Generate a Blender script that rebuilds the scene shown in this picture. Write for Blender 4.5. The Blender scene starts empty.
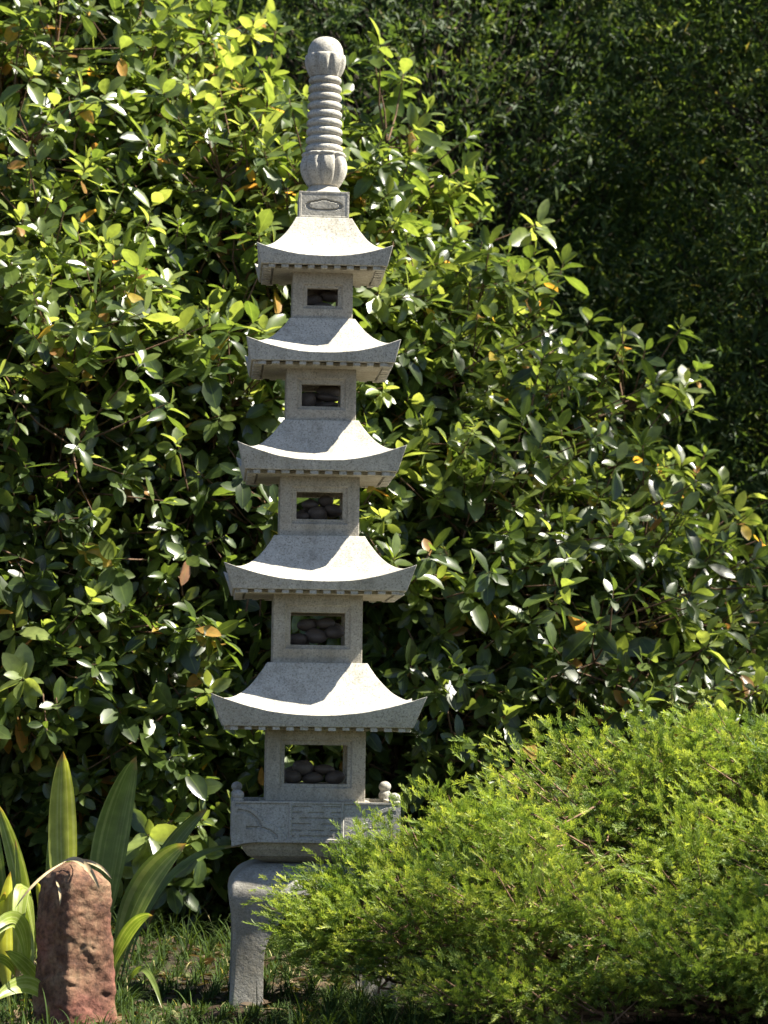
import bpy, bmesh, math, random
import numpy as np
from mathutils import Vector, Matrix, noise

R = math.radians
rng = np.random.default_rng(7)
random.seed(7)
scene = bpy.context.scene
COL = scene.collection

# ------------------------------------------------------------------ camera
cam_d = bpy.data.cameras.new('camera')
cam = bpy.data.objects.new('camera', cam_d)
COL.objects.link(cam)
scene.camera = cam
cam_d.sensor_fit = 'VERTICAL'
cam_d.sensor_height = 36.0
cam_d.lens = 100.44
cam_d.clip_start = 0.05
cam_d.clip_end = 500.0
cam.location = (0.1935, -8.0, 0.763)
cam.rotation_euler = (R(90 + 4.32), R(-0.82), 0)
cam_d.dof.use_dof = True
cam_d.dof.focus_distance = 7.8
cam_d.dof.aperture_fstop = 6.3

# ------------------------------------------------------------------ light
SUN_EL, SUN_AZ = 53.5, -5.0          # azimuth measured from +X towards +Y
world = bpy.data.worlds.new('World')
scene.world = world
world.use_nodes = True
wn = world.node_tree
wn.nodes.clear()
sky = wn.nodes.new('ShaderNodeTexSky')
sky.sky_type = 'NISHITA'
sky.sun_disc = False
sky.air_density = 0.6
sky.dust_density = 0.3
sky.ozone_density = 0.6
sky.sun_elevation = R(SUN_EL)
sky.sun_rotation = R(90 - SUN_AZ)
bgn = wn.nodes.new('ShaderNodeBackground')
bgn.inputs['Strength'].default_value = 0.058
wo = wn.nodes.new('ShaderNodeOutputWorld')
wn.links.new(sky.outputs[0], bgn.inputs['Color'])
wn.links.new(bgn.outputs[0], wo.inputs['Surface'])
sd = bpy.data.lights.new('sun', 'SUN')
sd.energy = 5.0
sd.angle = R(0.5)
sd.color = (1.0, 0.945, 0.82)
sun = bpy.data.objects.new('sun', sd)
COL.objects.link(sun)
sdir = Vector((math.cos(R(SUN_EL)) * math.cos(R(SUN_AZ)), math.cos(R(SUN_EL)) * math.sin(R(SUN_AZ)), math.sin(R(SUN_EL))))
sun.rotation_euler = sdir.to_track_quat('Z', 'Y').to_euler()
sun.location = sdir * 20
vs = scene.view_settings
vs.view_transform = 'Standard'
vs.look = 'None'
vs.exposure = 1.8
vs.gamma = 1.0
vs.use_curve_mapping = False
scene.cycles.max_bounces = 8
scene.cycles.transmission_bounces = 4
scene.cycles.diffuse_bounces = 4

# ------------------------------------------------------------------ helpers
def link(name, me, parent=None, mat=None):
    o = bpy.data.objects.new(name, me)
    COL.objects.link(o)
    if parent is not None:
        o.parent = parent
    if mat is not None:
        me.materials.append(mat)
    return o

def empty(name, loc=(0, 0, 0), rz=0.0):
    o = bpy.data.objects.new(name, None)
    o.location = loc
    o.rotation_euler = (0, 0, rz)
    o.empty_display_size = 0.1
    COL.objects.link(o)
    return o

def tag(o, label=None, cat=None, group=None, kind=None):
    if label: o['label'] = label
    if cat: o['category'] = cat
    if group: o['group'] = group
    if kind: o['kind'] = kind
    return o

def mesh_np(name, verts, quads, attrs=None, smooth=True):
    """verts (N,3); quads (M,4) or tris (M,3)"""
    me = bpy.data.meshes.new(name)
    verts = np.ascontiguousarray(verts, dtype=np.float32)
    quads = np.ascontiguousarray(quads, dtype=np.int32)
    k = quads.shape[1]
    me.vertices.add(len(verts))
    me.vertices.foreach_set('co', verts.ravel())
    me.loops.add(quads.size)
    me.loops.foreach_set('vertex_index', quads.ravel())
    me.polygons.add(len(quads))
    me.polygons.foreach_set('loop_start', np.arange(0, quads.size, k, dtype=np.int32))
    me.polygons.foreach_set('use_smooth', np.full(len(quads), smooth))
    me.update(calc_edges=True)
    for n, a in (attrs or {}).items():
        at = me.attributes.new(n, 'FLOAT', 'POINT')
        at.data.foreach_set('value', np.ascontiguousarray(a, dtype=np.float32))
    return me

def norm(v):
    return v / np.maximum(np.linalg.norm(v, axis=-1, keepdims=True), 1e-9)

def frames(d, n):
    """rotation whose columns are x, y(=d), z"""
    y = norm(d)
    x = norm(np.cross(y, n))
    z = np.cross(x, y)
    return np.stack([x, y, z], axis=-1)

def batch(name, tv, tf, F, P, S, tint, tmpl_attr=None):
    """instances baked into one mesh. F (M,3,3) P (M,3) S (M,3)"""
    M, V = len(P), len(tv)
    loc = tv[None] * S[:, None, :]
    w = np.einsum('mij,mvj->mvi', F, loc) + P[:, None, :]
    f = (tf[None] + (np.arange(M) * V)[:, None, None]).reshape(-1, tf.shape[1])
    at = {'tint': np.repeat(tint, V)}
    for k, a in (tmpl_attr or {}).items():
        at[k] = np.tile(a, M)
    return mesh_np(name, w.reshape(-1, 3), f, at)

def strip_template(ts, ws, cols=3, curl=-0.15, fold=0.18):
    vs_, ac, al = [], [], []
    for t, w in zip(ts, ws):
        for c in range(cols):
            u = -1 + 2 * c / (cols - 1)
            vs_.append((u * w, t, curl * t * t + fold * abs(u) * w))
            ac.append(u); al.append(t)
    fs = []
    for i in range(len(ts) - 1):
        for c in range(cols - 1):
            a = i * cols + c
            fs.append((a, a + 1, a + cols + 1, a + cols))
    return np.array(vs_), np.array(fs), {'across': np.array(ac), 'along': np.array(al)}

def tube_np(P0, P1, r0, r1, sides=5):
    """many straight tapered tubes -> verts, quads"""
    P0 = np.asarray(P0, float); P1 = np.asarray(P1, float)
    M = len(P0)
    d = norm(P1 - P0)
    h = np.where(np.abs(d[:, 2:3]) > 0.9, np.array([[1., 0, 0]]), np.array([[0, 0, 1.]]))
    x = norm(np.cross(d, h)); y = np.cross(d, x)
    a = np.arange(sides) / sides * 2 * np.pi
    ring = x[:, None] * np.cos(a)[None, :, None] + y[:, None] * np.sin(a)[None, :, None]
    r0 = np.broadcast_to(np.asarray(r0, float), (M,)); r1 = np.broadcast_to(np.asarray(r1, float), (M,))
    v = np.concatenate([P0[:, None] + ring * r0[:, None, None], P1[:, None] + ring * r1[:, None, None]], 1)
    i = np.arange(sides); j = (i + 1) % sides
    f = np.stack([i, j, j + sides, i + sides], 1)
    F = (f[None] + (np.arange(M) * 2 * sides)[:, None, None]).reshape(-1, 4)
    return v.reshape(-1, 3), F

def bm_obj(name, bm, mat, parent=None, smooth=False, bevel=0.0, seg=2):
    bmesh.ops.recalc_face_normals(bm, faces=bm.faces)
    me = bpy.data.meshes.new(name)
    bm.to_mesh(me); bm.free()
    for p in me.polygons: p.use_smooth = smooth
    o = link(name, me, parent, mat)
    if bevel:
        m = o.modifiers.new('bevel', 'BEVEL')
        m.width = bevel; m.segments = seg; m.limit_method = 'ANGLE'; m.angle_limit = R(35)
    return o

def add_box(bm, x0, x1, y0, y1, z0, z1):
    v = [bm.verts.new(p) for p in ((x0, y0, z0), (x1, y0, z0), (x1, y1, z0), (x0, y1, z0), (x0, y0, z1), (x1, y0, z1), (x1, y1, z1), (x0, y1, z1))]
    for q in ((3, 2, 1, 0), (4, 5, 6, 7), (0, 1, 5, 4), (1, 2, 6, 5), (2, 3, 7, 6), (3, 0, 4, 7)):
        bm.faces.new([v[i] for i in q])
    return v

# ------------------------------------------------------------------ materials
def nmat(name):
    m = bpy.data.materials.new(name); m.use_nodes = True
    nt = m.node_tree; nt.nodes.clear()
    out = nt.nodes.new('ShaderNodeOutputMaterial')
    return m, nt, out

def N(nt, typ, **kw):
    n = nt.nodes.new(typ)
    for k, v in kw.items():
        if k in n.inputs: n.inputs[k].default_value = v
        else: setattr(n, k, v)
    return n

def ramp(nt, fac, stops, interp='LINEAR'):
    r = nt.nodes.new('ShaderNodeValToRGB')
    r.color_ramp.interpolation = interp
    e = r.color_ramp.elements
    while len(e) > 1: e.remove(e[-1])
    e[0].position, e[0].color = stops[0][0], (*stops[0][1], 1)
    for p, c in stops[1:]:
        q = e.new(p); q.color = (*c, 1)
    if fac is not None: nt.links.new(fac, r.inputs[0])
    return r

def mixc(nt, fac, a, b, blend='MIX'):
    m = nt.nodes.new('ShaderNodeMix'); m.data_type = 'RGBA'; m.blend_type = blend
    for s, v in ((0, fac), (6, a), (7, b)):
        if isinstance(v, (int, float)): m.inputs[s].default_value = v
        elif isinstance(v, tuple): m.inputs[s].default_value = (*v, 1)
        else: nt.links.new(v, m.inputs[s])
    return m.outputs[2]

def granite(name, base=(0.50, 0.475, 0.415), dark=(0.17, 0.16, 0.14), stain=(0.20, 0.17, 0.115), stain_amt=0.32, bump=0.25):
    m, nt, out = nmat(name)
    L = nt.links.new
    g = N(nt, 'ShaderNodeNewGeometry')
    tc = N(nt, 'ShaderNodeTexCoord')
    co = tc.outputs['Object']
    n1 = N(nt, 'ShaderNodeTexNoise', Scale=190.0, Detail=4.0, Roughness=0.8); L(co, n1.inputs['Vector'])
    n2 = N(nt, 'ShaderNodeTexVoronoi', Scale=270.0); L(co, n2.inputs['Vector'])
    n3 = N(nt, 'ShaderNodeTexNoise', Scale=7.0, Detail=6.0, Roughness=0.65); L(co, n3.inputs['Vector'])
    n4 = N(nt, 'ShaderNodeTexNoise', Scale=38.0, Detail=5.0, Roughness=0.7); L(co, n4.inputs['Vector'])
    s1 = ramp(nt, n1.outputs['Fac'], [(0.36, dark), (0.46, tuple(c * 0.85 for c in base)), (0.58, base), (0.68, tuple(min(1, c * 1.4) for c in base))])
    s2 = ramp(nt, n2.outputs['Color'], [(0.0, tuple(c * 0.22 for c in base)), (0.22, tuple(c * 0.4 for c in base)), (0.3, base), (1.0, tuple(c * 1.15 for c in base))])
    c = mixc(nt, 0.34, s1.outputs[0], s2.outputs[0])
    st = ramp(nt, n3.outputs['Fac'], [(0.42, (0, 0, 0)), (0.68, (1, 1, 1))])
    ml = N(nt, 'ShaderNodeMath', operation='MULTIPLY'); L(st.outputs[0], ml.inputs[0]); ml.inputs[1].default_value = stain_amt
    c = mixc(nt, ml.outputs[0], c, stain)
    st2 = ramp(nt, n4.outputs['Fac'], [(0.56, (0, 0, 0)), (0.72, (1, 1, 1))])
    ml2 = N(nt, 'ShaderNodeMath', operation='MULTIPLY'); L(st2.outputs[0], ml2.inputs[0]); ml2.inputs[1].default_value = 0.3
    c = mixc(nt, ml2.outputs[0], c, (0.13, 0.12, 0.10))
    mp = N(nt, 'ShaderNodeMapping'); mp.inputs['Scale'].default_value = (26, 26, 3.0); L(co, mp.inputs['Vector'])
    n5 = N(nt, 'ShaderNodeTexNoise', Scale=1.0, Detail=5.0, Roughness=0.7); L(mp.outputs[0], n5.inputs['Vector'])
    st3 = ramp(nt, n5.outputs['Fac'], [(0.50, (0, 0, 0)), (0.70, (1, 1, 1))])
    ml3 = N(nt, 'ShaderNodeMath', operation='MULTIPLY'); L(st3.outputs[0], ml3.inputs[0]); ml3.inputs[1].default_value = 0.42
    c = mixc(nt, ml3.outputs[0], c, (0.15, 0.14, 0.105))
    b = N(nt, 'ShaderNodeBsdfPrincipled', Roughness=0.86)
    b.inputs['Specular IOR Level'].default_value = 0.25
    L(c, b.inputs['Base Color'])
    bp = N(nt, 'ShaderNodeBump', Strength=bump, Distance=0.0025); L(n1.outputs['Fac'], bp.inputs['Height'])
    bp2 = N(nt, 'ShaderNodeBump', Strength=0.35, Distance=0.008); L(n4.outputs['Fac'], bp2.inputs['Height']); L(bp.outputs[0], bp2.inputs['Normal'])
    L(bp2.outputs[0], b.inputs['Normal'])
    L(b.outputs[0], out.inputs[0])
    return m

def leaf_mat(name, stops, trans=(0.26, 0.235, 0.11), tmix=0.3, rough=0.32, spec=0.5, under=1.35, midrib=True, nscale=35.0):
    m, nt, out = nmat(name)
    L = nt.links.new
    a = N(nt, 'ShaderNodeAttribute', attribute_name='tint')
    col = ramp(nt, a.outputs['Fac'], stops)
    tc = N(nt, 'ShaderNodeTexCoord')
    n = N(nt, 'ShaderNodeTexNoise', Scale=nscale, Detail=3.0); L(tc.outputs['Object'], n.inputs['Vector'])
    v = ramp(nt, n.outputs['Fac'], [(0.3, (0.72, 0.72, 0.72)), (0.7, (1.25, 1.25, 1.2))])
    c = mixc(nt, 1.0, col.outputs[0], v.outputs[0], 'MULTIPLY')
    if midrib:
        ac = N(nt, 'ShaderNodeAttribute', attribute_name='across')
        ab = N(nt, 'ShaderNodeMath', operation='ABSOLUTE'); L(ac.outputs['Fac'], ab.inputs[0])
        mr = ramp(nt, ab.outputs[0], [(0.0, (1, 1, 1)), (0.10, (0, 0, 0))])
        ml = N(nt, 'ShaderNodeMath', operation='MULTIPLY'); L(mr.outputs[0], ml.inputs[0]); ml.inputs[1].default_value = 0.45
        c = mixc(nt, ml.outputs[0], c, (0.16, 0.22, 0.05))
    geo = N(nt, 'ShaderNodeNewGeometry')
    cu = mixc(nt, 1.0, c, (under, under, under * 1.1), 'MULTIPLY')
    c2 = mixc(nt, geo.outputs['Backfacing'], c, cu)
    b = N(nt, 'ShaderNodeBsdfPrincipled', Roughness=rough)
    b.inputs['Specular IOR Level'].default_value = spec
    L(c2, b.inputs['Base Color'])
    rr = N(nt, 'ShaderNodeMapRange'); L(geo.outputs['Backfacing'], rr.inputs[0])
    rr.inputs[3].default_value = rough; rr.inputs[4].default_value = min(0.8, rough + 0.3); L(rr.outputs[0], b.inputs['Roughness'])
    t = N(nt, 'ShaderNodeBsdfTranslucent')
    tcol = mixc(nt, 1.0, c, tuple(x * 12 for x in trans), 'MULTIPLY')
    L(tcol, t.inputs['Color'])
    mx = N(nt, 'ShaderNodeMixShader'); mx.inputs[0].default_value = tmix
    L(b.outputs[0], mx.inputs[1]); L(t.outputs[0], mx.inputs[2]); L(mx.outputs[0], out.inputs[0])
    return m

def simple_mat(name, stops, scale=20.0, rough=0.8, bump=0.4, dist=0.01, detail=6.0, spec=0.3):
    m, nt, out = nmat(name)
    L = nt.links.new
    tc = N(nt, 'ShaderNodeTexCoord')
    n = N(nt, 'ShaderNodeTexNoise', Scale=scale, Detail=detail, Roughness=0.65); L(tc.outputs['Object'], n.inputs['Vector'])
    c = ramp(nt, n.outputs['Fac'], stops)
    b = N(nt, 'ShaderNodeBsdfPrincipled', Roughness=rough)
    b.inputs['Specular IOR Level'].default_value = spec
    L(c.outputs[0], b.inputs['Base Color'])
    bp = N(nt, 'ShaderNodeBump', Strength=bump, Distance=dist); L(n.outputs['Fac'], bp.inputs['Height']); L(bp.outputs[0], b.inputs['Normal'])
    L(b.outputs[0], out.inputs[0])
    return m

M_stone = granite('pale_granite')
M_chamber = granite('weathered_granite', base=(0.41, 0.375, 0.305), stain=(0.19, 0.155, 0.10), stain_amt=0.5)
M_base = granite('grey_granite', base=(0.40, 0.385, 0.35), stain=(0.20, 0.17, 0.12), stain_amt=0.55, bump=0.35)
M_pebble = simple_mat('river_pebble', [(0.3, (0.05, 0.038, 0.03)), (0.55, (0.10, 0.078, 0.062)), (0.75, (0.17, 0.13, 0.10))], 14, 0.55, 0.15, 0.003)
M_bark = simple_mat('reddish_bark', [(0.3, (0.06, 0.035, 0.02)), (0.7, (0.20, 0.12, 0.075))], 40, 0.85, 0.6, 0.004)
M_trunk = simple_mat('dark_bark', [(0.3, (0.022, 0.018, 0.013)), (0.7, (0.07, 0.055, 0.04))], 25, 0.9, 0.8, 0.02)
M_jbark = simple_mat('juniper_bark', [(0.3, (0.10, 0.055, 0.035)), (0.7, (0.33, 0.2, 0.13))], 50, 0.85, 0.6, 0.004)

# ------------------------------------------------------------------ ground
def ground_z(x, y):
    x = np.asarray(x, float); y = np.asarray(y, float)
    t = np.clip((y - 0.6) / 2.2, 0, 1); t = t * t * (3 - 2 * t)
    s = np.clip((y - 7.5) / 6.5, 0, 1); s = s * s * (3 - 2 * s)
    w = 0.02 * np.sin(x * 2.1 + 1) * np.cos(y * 1.7) + 0.012 * np.sin(x * 5.3 + y * 4.1)
    return 0.16 * t + 6.5 * s + w * np.clip(np.hypot(x, y) - 0.3, 0, 1)

def build_ground():
    a = np.concatenate([np.linspace(-150, -8, 12, endpoint=False), np.linspace(-8, 8, 110), np.linspace(8, 150, 13)[1:]])
    b = np.concatenate([np.linspace(-150, -9, 12, endpoint=False), np.linspace(-9, 16, 150), np.linspace(16, 150, 12)[1:]])
    X, Y = np.meshgrid(a, b)
    V = np.stack([X, Y, ground_z(X, Y)], -1).reshape(-1, 3)
    na = len(a); i, j = np.meshgrid(np.arange(na - 1), np.arange(len(b) - 1))
    q = (j * na + i).ravel()
    Fq = np.stack([q, q + 1, q + na + 1, q + na], 1)
    m = simple_mat('leaf_litter_soil', [(0.3, (0.016, 0.011, 0.007)), (0.5, (0.035, 0.026, 0.016)), (0.62, (0.045, 0.036, 0.02)), (0.8, (0.09, 0.065, 0.04))], 18, 0.95, 0.8, 0.02, 10)
    o = link('ground', mesh_np('ground', V, Fq), None, m)
    tag(o, kind='structure')
build_ground()

# ------------------------------------------------------------------ pagoda
PAG = empty('stone_pagoda', (0, 0, 0), R(3.5))
tag(PAG, 'tall pale granite five-tiered garden pagoda with upturned roofs and ringed finial', 'pagoda')

#        ztip   zlip   zbot   ztop   wtip   wbot   wtop
ROOFS = {1: (2.095, 2.063, 2.038, 2.186, 0.189, 0.175, 0.079),
         2: (1.831, 1.791, 1.766, 1.900, 0.213, 0.198, 0.092),
         3: (1.537, 1.492, 1.464, 1.613, 0.232, 0.209, 0.105),
         4: (1.207, 1.159, 1.135, 1.290, 0.262, 0.237, 0.125),
         5: (0.850, 0.795, 0.763, 0.939, 0.292, 0.258, 0.137)}

def roof(i):
    ztip, zlip, zbot, ztop, wtip, wbot, wtop = ROOFS[i]
    bm = bmesh.new()
    lean = (wtip - wbot) / (ztip - zbot)
    nt_, ns = 20, 36
    def ze(s): return zlip + (ztip - zlip) * abs(s) ** 2.3
    def we(s): return wbot + lean * (ze(s) - zbot)
    sd_ = i * 13.7
    def jit(p, amt=0.0016):
        n = noise.noise_vector(Vector(p) * 9 + Vector((sd_, 0, 0))) + 0.5 * noise.noise_vector(Vector(p) * 40 + Vector((sd_, 0, 0)))
        return (p[0] + n.x * amt, p[1] + n.y * amt, p[2] + n.z * amt)
    for k in range(4):
        c, s_ = math.cos(k * math.pi / 2), math.sin(k * math.pi / 2)
        def rot(p): return (p[0] * c - p[1] * s_, p[0] * s_ + p[1] * c, p[2])
        rows = []
        for a in range(nt_ + 1):
            t = a / nt_
            row = []
            for b in range(ns + 1):
                s = -1 + 2 * b / ns
                r = wtop + (we(s) - wtop) * t
                z = ztop - (ztop - zlip) * (1 - (1 - t) ** 1.8) + (ztip - zlip) * abs(s) ** 2.3 * t ** 2
                row.append(bm.verts.new(jit(rot((s * r, -r, z)))))
            rows.append(row)
        # fascia
        for a in range(1, 5):
            t = a / 4
            row = []
            for b in range(ns + 1):
                s = -1 + 2 * b / ns
                r = we(s) + (wbot - we(s)) * t
                z = ze(s) + (zbot - ze(s)) * t
                row.append(bm.verts.new(jit(rot((s * r, -r, z)), 0.001)))
            rows.append(row)
        # underside, slightly hollow
        for rr, dz in ((wbot * 0.93, 0.0), (wbot * 0.90, 0.004), (wbot * 0.3, 0.004)):
            rows.append([bm.verts.new(rot(((-1 + 2 * b / ns) * rr, -rr, zbot + dz))) for b in range(ns + 1)])
        for a in range(len(rows) - 1):
            for b in range(ns):
                bm.faces.new((rows[a][b], rows[a][b + 1], rows[a + 1][b + 1], rows[a + 1][b]))
    bmesh.ops.remove_doubles(bm, verts=bm.verts, dist=0.0004)
    # caps
    bmesh.ops.holes_fill(bm, edges=[e for e in bm.edges if e.is_boundary], sides=0)
    o = bm_obj('roof', bm, M_stone, PAG, smooth=True, bevel=0.0016)
    # keep the hips and the lip crisp
    me = o.data
    me.set_sharp_from_angle(angle=R(32)) if hasattr(me, 'set_sharp_from_angle') else None
    # dentil blocks under the eave
    bm = bmesh.new()
    n = max(7, int(round(2 * wbot / 0.041)))
    h = 0.011 if i > 2 else 0.010
    pitch_ = 2 * (wbot - 0.012) / n
    for k in range(4):
        c, s_ = math.cos(k * math.pi / 2), math.sin(k * math.pi / 2)
        for j in range(n):
            x = -(wbot - 0.012) + pitch_ * (j + 0.5)
            w = pitch_ * 0.27 * random.uniform(0.9, 1.1)
            vsn = add_box(bm, x - w, x + w, -(wbot - 0.006), -(wbot - 0.03), zbot - h * random.uniform(0.85, 1.05), zbot - 0.0004)
            for v in vsn:
                v.co = Vector((v.co.x * c - v.co.y * s_, v.co.x * s_ + v.co.y * c, v.co.z))
    bm_obj('dentil_course', bm, M_stone, o, bevel=0.0008, seg=1)
    # inner step below the eave that meets the chamber
    bm = bmesh.new()
    add_box(bm, -wbot + 0.036, wbot - 0.036, -wbot + 0.036, wbot - 0.036, zbot - 0.009, zbot + 0.001)
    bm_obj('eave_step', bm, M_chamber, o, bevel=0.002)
    return o

for i in range(1, 6): roof(i)

#            w      rec_hw, rz1,  rz0,   hole_hw, hz1,  hz0
CH = {1: (0.084, 0.056, 1.997, 1.928, 0.043, 1.986, 1.938),
      2: (0.097, 0.068, 1.730, 1.643, 0.054, 1.714, 1.653),
      3: (0.110, 0.078, 1.427, 1.323, 0.064, 1.412, 1.337),
      4: (0.123, 0.090, 1.098, 0.977, 0.075, 1.077, 0.988),
      5: (0.136, 0.099, 0.727, 0.596, 0.086, 0.713, 0.607)}
DECK = 0.561
def chamber(i):
    w, rw, rz1, rz0, hw, hz1, hz0 = CH[i]
    z1 = ROOFS[i][2] - 0.0085
    z0 = ROOFS[i + 1][3] + 0.0005 if i < 5 else DECK
    th = 0.028
    bm = bmesh.new()
    for k in range(4):
        c, s_ = math.cos(k * math.pi / 2), math.sin(k * math.pi / 2)
        loops = [(w, z0, z1, 0), (rw, rz0, rz1, 0), (rw - 0.003, rz0 + 0.003, rz1 - 0.003, 0.006), (hw, hz0, hz1, 0.008), (hw, hz0, hz1, th), (w - th, z0, z1, th)]
        L = []
        for (hx, a, b, d) in loops:
            y = -(w - d)
            L.append([bm.verts.new((p[0] * c - y * s_, p[0] * s_ + y * c, p[1])) for p in ((-hx, a), (hx, a), (hx, b), (-hx, b))])
        for a in range(len(L) - 1):
            for j in range(4):
                bm.faces.new((L[a][j], L[a][(j + 1) % 4], L[a + 1][(j + 1) % 4], L[a + 1][j]))
    bmesh.ops.remove_doubles(bm, verts=bm.verts, dist=0.0002)
    # inner floor up to the window sill
    add_box(bm, -(w - th) + 0.0005, (w - th) - 0.0005, -(w - th) + 0.0005, (w - th) - 0.0005, z0 + 0.0005, hz0 - 0.001)
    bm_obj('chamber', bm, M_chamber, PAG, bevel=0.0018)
    return hz0 - 0.001, w - th
floors = {i: chamber(i) for i in range(1, 6)}

# block with the carved cartouche under the finial
def cartouche(x, z, hw, hh):
    u, v = x / hw, z / hh
    d = 0.0
    # outline of the lobed oval
    def inside(k):
        return (abs(u) / (0.70 * k)) ** 3.2 + (abs(v + 0.05) / ((0.34 + (0.14 * math.exp(-(u / 0.2) ** 2) if v > 0 else 0.0)) * k)) ** 2.6
    a = inside(1.0)
    if 0.55 < a < 1.15: d = 0.006
    if abs(u) > 0.90 or abs(v) > 0.86: d = 0.0
    elif a >= 1.15: d = 0.0008
    return d
def relief_face(bm, hx, z0, z1, yout, fn, nx, nz, rotk):
    c, s_ = math.cos(rotk * math.pi / 2), math.sin(rotk * math.pi / 2)
    g = []
    for a in range(nz + 1):
        z = z0 + (z1 - z0) * a / nz
        row = []
        for b in range(nx + 1):
            x = -hx + 2 * hx * b / nx
            edge = a in (0, nz) or b in (0, nx)
            y = -yout + (0 if edge else fn(x, z))
            row.append(bm.verts.new((x * c - y * s_, x * s_ + y * c, z)))
        g.append(row)
    for a in range(nz):
        for b in range(nx):
            bm.faces.new((g[a][b], g[a][b + 1], g[a + 1][b + 1], g[a + 1][b]))
def top_block():
    bm = bmesh.new()
    z0, z1, hw = ROOFS[1][3] + 0.0005, 2.262, 0.0705
    zc, hh = (z0 + z1) / 2, (z1 - z0) / 2
    for k in range(4):
        relief_face(bm, hw, z0, z1, hw, lambda x, z: cartouche(x, z - zc, hw, hh), 70, 34, k)
    bmesh.ops.remove_doubles(bm, verts=bm.verts, dist=0.0002)
    bmesh.ops.holes_fill(bm, edges=[e for e in bm.edges if e.is_boundary], sides=0)
    return bm_obj('cap_block', bm, M_stone, PAG, bevel=0.002)
top_block()

def lathe(name, prof, mod, parent, mat, nseg=96, x0=0.0):
    """prof list of (r, z); mod(theta, k) multiplies the radius"""
    V, F = [], []
    for k, (r, z) in enumerate(prof):
        for a in range(nseg):
            th = 2 * math.pi * a / nseg
            rr = r * mod(th, k / (len(prof) - 1), z)
            V.append((rr * math.cos(th), rr * math.sin(th), z))
    n = len(prof)
    for k in range(n - 1):
        for a in range(nseg):
            b = (a + 1) % nseg
            F.append((k * nseg + a, k * nseg + b, (k + 1) * nseg + b, (k + 1) * nseg + a))
    me = mesh_np(name, np.array(V), np.array(F))
    return link(name, me, parent, mat)

def finial():
    root = bpy.data.objects.new('finial', None); COL.objects.link(root); root.parent = PAG
    one = lambda th, t, z: 1.0
    # mound on the block
    prof = [(0.066, 2.2615), (0.066, 2.264)] + [(0.060 - 0.024 * t ** 0.7, 2.264 + 0.030 * t) for t in np.linspace(0, 1, 8)]
    o = lathe('neck_mound', prof, one, root, M_stone)
    # lower lotus cup
    def petals(n, depth, ph=0.0):
        def f(th, t, z):
            u = abs(math.sin(n * (th + ph) / 2))
            env = math.sin(math.pi * min(1, max(0, t))) ** 0.5
            return 1 - depth * env * (1 - min(1, u * 1.5)) ** 1.2
        return f
    prof = [(0.030, 2.286)] + [(0.038 + 0.029 * math.sin(math.pi * (0.08 + 0.62 * t)), 2.288 + 0.080 * t) for t in np.linspace(0, 1, 22)]
    prof += [(0.060, 2.3715), (0.063, 2.374), (0.064, 2.378), (0.060, 2.382), (0.050, 2.383)]
    lathe('lotus_collar', prof, petals(8, 0.22, 0.2), root, M_stone)
    # nine rings
    prof = []
    zb, zt = 2.382, 2.604
    for k in range(9):
        za = zb + (zt - zb) * k / 9; zc = zb + (zt - zb) * (k + 1) / 9
        R0 = 0.0535 - 0.0075 * (k + 0.5) / 9
        for t in np.linspace(0, 1, 10):
            prof.append((R0 - 0.0115 * (abs(2 * t - 1) ** 3.0), za + (zc - za) * t))
    lathe('ringed_shaft', prof, one, root, M_stone)
    # upper lotus cup and jewel
    prof = [(0.034, 2.6)] + [(0.040 + 0.0185 * math.sin(math.pi * (0.05 + 0.55 * t)), 2.602 + 0.058 * t) for t in np.linspace(0, 1, 20)]
    prof += [(0.056, 2.664), (0.0515, 2.666)]
    lathe('lotus_collar', prof, petals(8, 0.20, 0.55), root, M_stone)
    prof = [(0.051, 2.662)] + [(0.0505 * math.cos(a) ** 0.75 + 0.0004, 2.668 + 0.050 * math.sin(a)) for a in np.linspace(0, math.pi / 2, 14)]
    lathe('jewel', prof, lambda th, t, z: 1.0 + 0.02 * math.sin(3 * th), root, M_stone)
finial()

# railed platform
PW = 0.2285
def cloud_relief(x, z):
    """z measured from the panel bottom, 0..0.12; mirrored in x"""
    X = abs(x)
    H = 0.123
    d = 0.004                                    # sunk field
    if z > H - 0.006 or z < 0.022: return 0.0
    if X > PW - 0.010: return 0.0
    if X < 0.074:
        if X > 0.065: return 0.0                 # frame of the lined panel
        k = (z - 0.022) / (H - 0.028) * 6.0
        ln = abs((k % 1) - 0.5)
        wob = 0.5 + 0.5 * math.sin(X * 90 + int(k) * 2.1)
        return 0.0025 + (0.0035 if ln < 0.13 and wob > 0.15 else 0.0)
    # two scalloped cloud steps falling from the corner towards the middle
    def lobe(cx, cz, rx, rz):
        return ((X - cx) / rx) ** 2 + ((z - cz) / rz) ** 2
    e1 = lobe(0.205, 0.020, 0.075, 0.092)
    e2 = lobe(0.165, 0.010, 0.088, 0.062)
    ins = min(e1, e2)
    if ins < 1:
        d = 0.0
        if 0.62 < e1 < 0.76 and e1 <= 1 and X < 0.215 and z > 0.055: d = 0.005
        if 0.42 < e2 < 0.56 and X < 0.19: d = 0.005
    return d
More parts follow.
